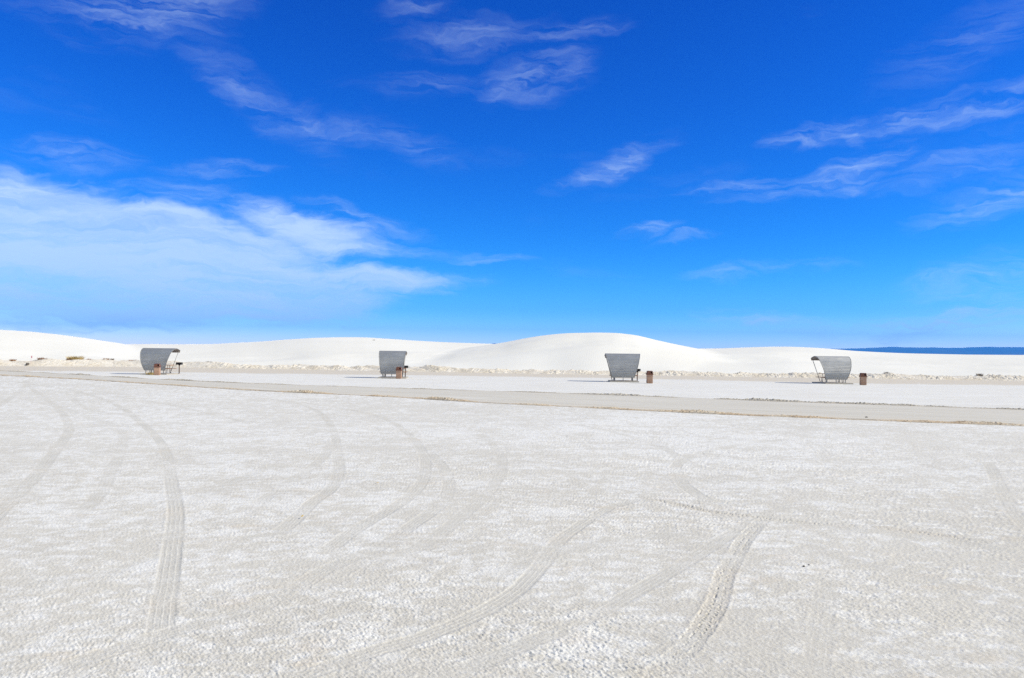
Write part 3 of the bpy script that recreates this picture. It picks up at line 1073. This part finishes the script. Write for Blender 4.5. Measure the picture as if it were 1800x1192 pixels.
# ================================================================= SHELTERS
PROFILE = [(0.0, 0.30), (-0.10, 0.55), (-0.17, 0.84), (-0.18, 1.10), (-0.12, 1.36), (0.02, 1.66), (0.20, 1.90), (0.45, 2.09), (0.80, 2.225), (1.15, 2.24), (1.55, 2.16), (1.92, 2.03)]
HALF = [(0.0, 0.87), (0.16, 1.04), (0.31, 1.19), (0.47, 1.31), (0.67, 1.39), (1.0, 1.41)]


def canopy_bm(flare, thick=0.022):
    P = smooth(resample(spline(PROFILE, 10), 0.0125), 6)
    d = np.concatenate([[0], np.cumsum(np.hypot(*np.diff(P, axis=0).T))])
    T = np.gradient(P, axis=0)
    T /= np.hypot(*T.T)[:, None]
    Nn = np.stack([-T[:, 1], T[:, 0]], 1)
    pitch, amp = 0.12, 0.0125
    off = amp * np.sin(d / pitch * 2 * math.pi)
    bm = bmesh.new()
    nx = 14
    sides = []
    for sgn in (-1, 1):
        rows = []
        for i in range(len(P)):
            f = d[i] / d[-1]
            hw = np.interp(f, [a for a, _ in HALF], [b for _, b in HALF])
            hw = HALF[0][1] + (hw - HALF[0][1]) * flare
            q = P[i] + Nn[i] * (off[i] + sgn * thick / 2)
            rows.append([bm.verts.new((hw * (2 * k / nx - 1), q[0], q[1])) for k in range(nx + 1)])
        sides.append(rows)
        for i in range(len(rows) - 1):
            for k in range(nx):
                bm.faces.new((rows[i][k], rows[i][k + 1], rows[i + 1][k + 1], rows[i + 1][k]))
    a, b = sides
    for i in range(len(a) - 1):
        for k in (0, nx):
            bm.faces.new((a[i][k], a[i + 1][k], b[i + 1][k], b[i][k]))
    for i in (0, len(a) - 1):
        for k in range(nx):
            bm.faces.new((a[i][k], a[i][k + 1], b[i][k + 1], b[i][k]))
    return bm, P, d, Nn


def make_shelter(flare=1.0):
    t = empty('picnic_shelter', (0, 0, 0))
    bm, P, d, Nn = canopy_bm(flare)
    obj('canopy', bm, M_STEEL, t)

    def hw(f):
        h = np.interp(f, [a for a, _ in HALF], [b for _, b in HALF])
        return HALF[0][1] + (h - HALF[0][1]) * flare
    # side rims follow the sheet
    for s in (-1, 1):
        bm = bmesh.new()
        pts = [(s * (hw(d[i] / d[-1]) + 0.022), P[i][0], P[i][1]) for i in range(0, len(P), 8)]
        add_tube(bm, pts, 0.026, 8)
        obj('rim', bm, M_STRUT, t, smooth=True)
    # inner bows under the sheet
    bm = bmesh.new()
    for s in (-0.62, 0, 0.62):
        pts = []
        for i in range(0, len(P), 10):
            q = P[i] - Nn[i] * 0.065
            pts.append((s * hw(d[i] / d[-1]) / 0.95, q[0], q[1]))
        add_tube(bm, pts, 0.026, 8)
    obj('bow', bm, M_STRUT, t, smooth=True)
    # eave board under the front lip
    bm = bmesh.new()
    e = P[-1] - Nn[-1] * 0.08
    add_box(bm, (0, e[0] - 0.02, e[1] - 0.01), (2 * hw(1.0) - 0.02, 0.05, 0.12))
    obj('eave_board', bm, M_EAVE, t, bevel=0.006)
    for s in (-1, 1):
        bm = bmesh.new()
        add_tube(bm, [(s * (hw(1.0) - 0.1), P[-1][0] - 0.12, P[-1][1] - 0.06), (s * 0.82, 1.30, 0.03)], 0.026, 8)
        obj('strut', bm, M_STRUT, t, smooth=True)
    for x in (-0.78, 0.0, 0.78):
        bm = bmesh.new()
        add_box(bm, (x, 0.03, 0.20), (0.05, 0.05, 0.36))
        add_box(bm, (x, 0.03, 0.035), (0.12, 0.12, 0.014))
        obj('leg', bm, M_STRUT, t)
    return t


def make_table():
    t = empty('picnic_table', (0, 0, 0))
    bm = bmesh.new()
    for k in range(4):
        add_box(bm, (0, -0.2925 + 0.195 * k, 0.735), (2.1, 0.18, 0.04))
    obj('tabletop', bm, M_WOOD, t, bevel=0.005)
    for s in (-1, 1):
        bm = bmesh.new()
        for k in range(2):
            add_box(bm, (0, s * (0.66 + 0.13 * k - 0.065), 0.435), (2.3, 0.12, 0.04))
        obj('seat', bm, M_WOOD, t, bevel=0.005)
    for x in (-0.72, 0.72):
        bm = bmesh.new()
        # bent pipe: seat bracket, curve down to the ground, up to the table top
        for s in (-1, 1):
            pts = [(x, s * 0.74, 0.405), (x, s * 0.54, 0.405)]
            pts += [(x, s * (0.54 - 0.05 * math.sin(q)), 0.405 - 0.35 * (1 - math.cos(q)) / 2 - 0.0) for q in [math.pi * i / 8 for i in range(1, 9)]]
            pts += [(x, s * (0.44 - 0.12 * i / 4), 0.05 - 0.018 * math.sin(math.pi * i / 4)) for i in range(1, 4)]
            pts += [(x, s * (0.30 - 0.03 * i / 6 - 0.05 * math.sin(math.pi * i / 6)), 0.06 + 0.64 * i / 6) for i in range(0, 7)]
            add_tube(bm, pts, 0.024, 8)
        add_tube(bm, [(x, -0.62, 0.40), (x, 0.62, 0.40)], 0.02, 8)
        obj('leg_frame', bm, M_PIPE, t, smooth=True)
    return t


def make_slab():
    bm = bmesh.new()
    add_box(bm, (0.08, 1.0, 0.035), (2.36, 2.9, 0.11))
    o = obj('concrete_slab', bm, M_CONC, None, bevel=0.012)
    return o


def make_grill():
    t = empty('park_grill', (0, 0, 0))
    bm = bmesh.new()
    add_tube(bm, [(0, 0, -0.03), (0, 0, 0.70)], 0.042, 14)
    add_tube(bm, [(0, 0, 0.68), (0, 0, 0.77)], [0.042, 0.10], 14)
    obj('post', bm, M_POST, t, smooth=True)
    bm = bmesh.new()
    w, dpt, h, k = 0.46, 0.40, 0.20, 0.016
    zc = 0.775 + h / 2
    add_box(bm, (0, 0, 0.775), (w, dpt, 0.014))
    add_box(bm, (0, dpt / 2 - k / 2, zc), (w, k, h))
    add_box(bm, (-w / 2 + k / 2, 0, zc + 0.001), (k, dpt - 2 * k, h - 0.004))
    add_box(bm, (w / 2 - k / 2, 0, zc + 0.001), (k, dpt - 2 * k, h - 0.004))
    add_box(bm, (0, -dpt / 2 + k / 2, zc - 0.03), (w, k, h - 0.06))
    obj('firebox', bm, M_IRON, t)
    bm = bmesh.new()
    for i in range(9):
        add_tube(bm, [(-w / 2 + k, -0.15 + 0.0375 * i, zc + 0.045), (w / 2 - k, -0.15 + 0.0375 * i, zc + 0.045)], 0.006, 6)
    obj('grate', bm, M_IRON, t)
    bm = bmesh.new()
    add_tube(bm, [(w / 2 - 0.02, -0.12, zc + 0.04), (w / 2 + 0.10, -0.12, zc + 0.05), (w / 2 + 0.12, -0.12, zc + 0.02)], 0.009, 6)
    obj('handle', bm, M_IRON, t)
    return t


def make_bin():
    """square slatted receptacle with a hooded lid"""
    t = empty('litter_bin', (0, 0, 0))
    bm = bmesh.new()
    add_box(bm, (0, 0, 0.34), (0.40, 0.40, 0.70), taper=1.12)
    # raised ribs on each side
    for s in (-1, 1):
        for k in (-2, -1, 0, 1, 2):
            rot = Matrix.Rotation(-s * math.atan(0.024 / 0.70), 3, 'Y')
            add_box(bm, (s * (0.212 + 0.0005), k * 0.078, 0.35), (0.016, 0.05, 0.62), rot)
            rot = Matrix.Rotation(s * math.atan(0.024 / 0.70), 3, 'X')
            add_box(bm, (k * 0.078, s * (0.212 + 0.0005), 0.35), (0.05, 0.016, 0.62), rot)
    obj('body', bm, M_BIN, t, bevel=0.004)
    bm = bmesh.new()
    # rim, hood with openings left and right
    add_box(bm, (0, 0, 0.715), (0.52, 0.52, 0.07))
    z0, z1 = 0.75, 0.955
    w0, w1 = 0.245, 0.205
    for sx, sy in ((-1, -1), (1, -1), (1, 1), (-1, 1)):
        a = Vector((sx * (w0 - 0.03), sy * (w0 - 0.03), z0))
        b = Vector((sx * (w1 - 0.03), sy * (w1 - 0.03), z1))
        add_tube(bm, [a, b], 0.034, 4)
    rx = math.atan((w0 - w1) / (z1 - z0))
    for s in (-1, 1):
        # closed panel, and beside it the opening framed by two rails
        add_box(bm, (-s * s * 0.085, s * ((w0 + w1) / 2 - 0.012), (z0 + z1) / 2), (0.25, 0.014, z1 - z0), Matrix.Rotation(s * rx, 3, 'X'))
        add_box(bm, (0.115, s * (w0 - 0.021), z0 + 0.022), (0.15, 0.012, 0.045))
        add_box(bm, (0.115, s * (w1 - 0.004), z1 - 0.014), (0.15, 0.012, 0.028))
        add_box(bm, (s * ((w0 + w1) / 2 - 0.012), 0, (z0 + z1) / 2), (0.014, 0.42, z1 - z0), Matrix.Rotation(-s * rx, 3, 'Y'))
    add_box(bm, (0, 0, z1 + 0.016), (0.42, 0.42, 0.032), taper=0.86)
    lid = obj('lid', bm, M_LID, t, bevel=0.005)
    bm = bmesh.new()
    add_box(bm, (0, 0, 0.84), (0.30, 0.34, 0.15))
    obj('hood_shade', bm, M_DARK, lid)  # near-black block behind the opening, shade inside the hood given as colour
    return t


def edge_at(px, py):
    p = gpt(px, py)
    return p


SHEL = [  # photo x of the shelter, y of the slab's front edge, yaw, flare of the sheet
    (267.5, 658.6, 0.0, 1.04, 'curved grey steel picnic shelter farthest left, open side and strut showing at its right'),
    (687.5, 665.3, 3.5, 0.46, 'narrow upright grey steel picnic shelter second from left, its top edge slightly sloping'),
    (1096, 672.0, -4.0, 1.0, 'grey steel picnic shelter seen squarely from behind, in front of the tallest dune'),
    (1474, 675.2, 1.0, 1.0, 'grey steel picnic shelter farthest right, open side and strut showing at its left'),
]
TBL = ['pipe framed picnic table with brown seats under the leftmost shelter',
       'pipe framed picnic table mostly hidden under the narrow second shelter',
       'pipe framed picnic table under the shelter before the tallest dune',
       'pipe framed picnic table with brown seats under the rightmost shelter']
SLB = ['thin concrete slab under the leftmost shelter and its black grill',
       'thin concrete slab under the narrow second shelter from the left',
       'thin concrete slab under the shelter before the tallest dune',
       'thin concrete slab under the rightmost shelter']
GRL = ['black grill on a brown post standing clear to the right of the leftmost shelter',
       'black grill on a brown post at the right edge of the narrow second shelter',
       'black grill half hidden behind the shelter before the tallest dune']
BIN = [(274.5, 659.6, 12, 'tan bin with brown hooded lid in front of the leftmost shelter'),
       (700.6, 665.9, 1, 'tan bin with brown hooded lid in front of the second shelter, beside a grill'),
       (1142.6, 674.1, -1, 'tan bin with brown hooded lid standing alone right of the shelter before the tallest dune'),
       (1519, 677.2, -9, 'tan bin with brown hooded lid standing alone right of the rightmost shelter')]

for i, (px, py, yaw, flare, lab) in enumerate(SHEL):
    p = gpt(px, py)
    front = 0.45                              # slab front edge lies this far before the shelter's origin
    rot = R(yaw)
    M = Matrix.Rotation(rot, 3, 'Z')
    o0 = p + M @ Vector((0, front, 0))
    s = make_shelter(flare)
    s.location = o0 + Vector((0, 0, 0.06))
    s.rotation_euler.z = rot
    tag(s, lab, 'picnic shelter', 'steel picnic shelters in a row below the dunes')
    tb = make_table() if i == 0 else copy_tree(tb0)
    if i == 0:
        tb0 = tb
    tb.location = o0 + M @ Vector((0.08, 0.98, 0.09))
    tb.rotation_euler.z = rot
    tag(tb, TBL[i], 'picnic table', 'picnic tables under the shelters')
    sl = make_slab() if i == 0 else sl0.copy()
    if i == 0:
        sl0 = sl
    else:
        col.objects.link(sl)
    sl.location = o0
    sl.rotation_euler.z = rot
    tag(sl, SLB[i], 'concrete slab', 'concrete slabs under the shelters')
    if i < 3:
        g = make_grill() if i == 0 else copy_tree(g0)
        if i == 0:
            g0 = g
        g.location = o0 + M @ Vector([(1.34, 1.98, 0.09), (1.02, 1.75, 0.09), (1.30, 1.85, 0.09)][i])
        g.rotation_euler.z = rot + R([0, 10, -20][i])
        tag(g, GRL[i], 'grill', 'black grills beside the shelters')

for i, (px, py, rz, lab) in enumerate(BIN):
    b = make_bin() if i == 0 else copy_tree(b0)
    if i == 0:
        b0 = b
    b.location = gpt(px, py) + Vector((0, 0.2, 0.0))
    b.rotation_euler.z = R(rz)
    tag(b, lab, 'litter bin', 'hooded bins beside the shelters')


# ================================================================= PLANTS and SMALL THINGS
def leaf_mat(name, a, b):
    m = Mat(name, 0.85, 0.2)
    v = m.coord('Object')
    m.base(m.mix(m.rng(m.noise(9, 3, 0.6, v), 0.35, 0.65), a, b))
    return m.m


M_GRASS = leaf_mat('dry_straw', (0.42, 0.30, 0.11), (0.58, 0.45, 0.20))
M_RUST = leaf_mat('rusty_twigs', (0.22, 0.10, 0.04), (0.42, 0.22, 0.09))
M_TWIG = leaf_mat('grey_twigs', (0.13, 0.10, 0.075), (0.22, 0.17, 0.12))


def tuft(name, loc, w, h, n, mat, lean=0.5, blade=0.012, droop=0.3):
    rnd = random.Random(int(abs(loc[0] * 97 + loc[1] * 13)))
    bm = bmesh.new()
    for _ in range(n):
        a = rnd.uniform(0, 2 * math.pi)
        rr = w / 2 * math.sqrt(rnd.random()) * 0.75
        p0 = Vector((rr * math.cos(a), rr * 0.6 * math.sin(a), -0.08))
        L = h * rnd.uniform(0.55, 1.05)
        ln = rnd.uniform(0.1, lean)
        dirv = Vector((math.cos(a) * ln, math.sin(a) * ln, 1)).normalized()
        p1 = p0 + dirv * L * 0.55
        p2 = p1 + (dirv + Vector((math.cos(a) * droop, math.sin(a) * droop, -droop * 0.4))).normalized() * L * 0.45
        sd_ = Vector((-math.sin(a + rnd.uniform(-1, 1)), math.cos(a), 0)).normalized() * blade * rnd.uniform(0.6, 1.4)
        v = [bm.verts.new(q) for q in (p0 - sd_, p0 + sd_, p1 + sd_ * 0.8, p1 - sd_ * 0.8, p2)]
        bm.faces.new(v[:4])
        bm.faces.new((v[3], v[2], v[4]))
    o = obj(name, bm, mat)
    o.location = loc
    return o


def on_berm(px, py_probe=None, u=0.45):
    """a point on the berm along the sight line of a photo column; u 0..1 across it"""
    X, Y, Z = BERMG
    d = ray(px, 640)
    a = math.atan2(d.x, d.y)
    j = int((0.3 + u) / 1.3 * (X.shape[1] - 1))
    az = np.arctan2(X[:, j], Y[:, j])
    i = int(np.argmin(np.abs(az - a)))
    return Vector((X[i, j], Y[i, j], max(Z[i, j], dune_z(X[i, j], Y[i, j]))))


tag(tuft('dry_grass', on_berm(133, u=0.5), 2.6, 0.75, 420, M_GRASS, 0.7, 0.02), 'broad clump of straw yellow grass on the sand berm, left of the leftmost shelter', 'grass clump')
tag(tuft('dry_grass', gpt(259.5, 659.2) + Vector((0, 0.6, 0)), 0.95, 0.42, 160, M_GRASS, 0.6, 0.014), 'short straw coloured grass at the foot of the leftmost shelter, left of its bin', 'grass clump')
for px, w, h, u, lab in [
        (22, 0.9, 0.40, 0.55, 'small rust brown shrub on the berm, nearest the left edge of the photo'),
        (74, 1.5, 0.42, 0.5, 'rust brown shrub on the berm, second from the left, right of the pink marker flag'),
        (121, 0.8, 0.35, 0.45, 'rust brown twigs at the left foot of the broad yellow grass clump'),
        (157, 0.8, 0.32, 0.45, 'small rust brown shrub just right of the broad yellow grass clump'),
        (186, 0.9, 0.36, 0.45, 'lone rust brown shrub on the berm, midway between yellow grass and leftmost shelter'),
        (234, 1.4, 0.42, 0.4, 'rust brown shrub touching the left side of the leftmost shelter'),
        (246, 1.0, 0.40, 0.4, 'rust brown shrub partly hidden behind the leftmost shelter')]:
    tag(tuft('dry_shrub', on_berm(px, u=u), w, h, 150, M_RUST, 0.9, 0.016, 0.5), lab, 'shrub', 'rusty shrubs along the sand berm')
for px, w, h, u, lab in [
        (198, 0.5, 0.40, 0.55, 'tiny dark grey shrub on top of the berm left of the leftmost shelter'),
        (1722, 0.9, 0.45, 0.5, 'dark grey shrub on the berm far to the right of the last bin'),
        (1560, 0.9, 0.42, 0.5, 'dark grey shrub on the berm just right of the rightmost bin'),
        (367, 0.9, 0.40, 0.5, 'dark grey shrub on a pale sand heap right of the leftmost grill')]:
    tag(tuft('twiggy_shrub', on_berm(px, u=u), w, h, 120, M_TWIG, 0.9, 0.012, 0.4), lab, 'shrub', 'grey shrubs along the sand berm')
p = Vector((ray(657, 600).x, ray(657, 600).y, 0)).normalized() * 160
tag(tuft('twiggy_shrub', (p.x, p.y, dune_z(p.x, p.y)), 0.5, 0.3, 60, M_TWIG, 0.9, 0.012, 0.4), 'lone tiny dark shrub near the top of the dune behind the second shelter', 'shrub')

# pink marker flag
p = on_berm(54, u=0.05)
t = empty('marker_flag', p)
bm = bmesh.new()
add_tube(bm, [(0, 0, -0.1), (0.01, 0, 0.95)], 0.014, 6)
obj('stake', bm, plain('flag_stake', (0.55, 0.25, 0.25), (0.6, 0.3, 0.28)), t)
bm = bmesh.new()
add_box(bm, (0.075, 0, 0.83), (0.13, 0.006, 0.22))
obj('flag', bm, plain('pink_plastic', (0.75, 0.22, 0.28), (0.8, 0.3, 0.34)), t)
tag(t, 'thin pink marker flag on a stake at the foot of the berm, far left', 'marker flag')


def stone(loc, r, mat, sq=0.6, seed=0):
    bm = bmesh.new()
    bmesh.ops.create_icosphere(bm, subdivisions=2, radius=r)
    rnd = random.Random(seed)
    ph = [rnd.uniform(0, 6) for _ in range(3)]
    for v in bm.verts:
        k = 1 + 0.18 * math.sin(v.co.x / r * 3 + ph[0]) + 0.15 * math.sin(v.co.y / r * 4 + ph[1]) + 0.12 * math.sin(v.co.z / r * 5 + ph[2])
        v.co *= k
        v.co.z *= sq
    o = obj('stone', bm, mat)
    o.location = loc
    return o


M_STONE = plain('dark_stone', (0.07, 0.06, 0.05), (0.14, 0.12, 0.10))
tag(stone(on_berm(48, u=0.0) + Vector((0, 0, 0.1)), 0.2, M_STONE, 0.9, 1), 'round dark stone at the foot of the berm beside the pink marker flag', 'stone')
tag(stone(gpt(1523, 735.5) + Vector((0, 0, 0.04)), 0.04, M_STONE, 0.8, 2), 'single dark stone lying on the near edge of the road at the right', 'stone')
tag(stone(gpt(1413, 997) + Vector((0, 0, 0.008)), 0.013, M_STONE, 0.7, 3), 'dark stone on the near flat at right, larger of the two lying together', 'stone')
tag(stone(gpt(1422, 994) + Vector((0, 0, 0.006)), 0.008, M_STONE, 0.7, 4), 'smallest dark stone on the near flat, just right of the larger one', 'stone')
M_LEAF = plain('yellow_leaf', (0.55, 0.36, 0.06), (0.62, 0.42, 0.10))
for k, (px, py, lab) in enumerate([(663, 851.5, 'tiny yellow leaf lying alone on the flat between two tyre tracks, the farther of two'),
                                   (531, 911, 'tiny yellow leaf lying on white crust, the nearer of two')]):
    bm = bmesh.new()
    L_, w_ = 0.026, 0.011
    pts = [(-L_, 0, 0.0), (-L_ * 0.4, -w_, 0.006), (L_ * 0.4, -w_ * 0.8, 0.012), (L_, 0, 0.02), (L_ * 0.4, w_ * 0.9, 0.006), (-L_ * 0.4, w_, 0.002)]
    top = [bm.verts.new(q) for q in pts]
    bot = [bm.verts.new((q[0], q[1], q[2] - 0.002)) for q in pts]
    bm.faces.new(top)
    bm.faces.new(bot[::-1])
    for i in range(6):
        bm.faces.new((top[i], bot[i], bot[(i + 1) % 6], top[(i + 1) % 6]))
    o = obj('fallen_leaf', bm, M_LEAF)
    o.location = gpt(px, py) + Vector((0, 0, 0.022))
    o.rotation_euler = (0.2, 0.1, 0.3 + k)
    tag(o, lab, 'leaf')

build_haze()
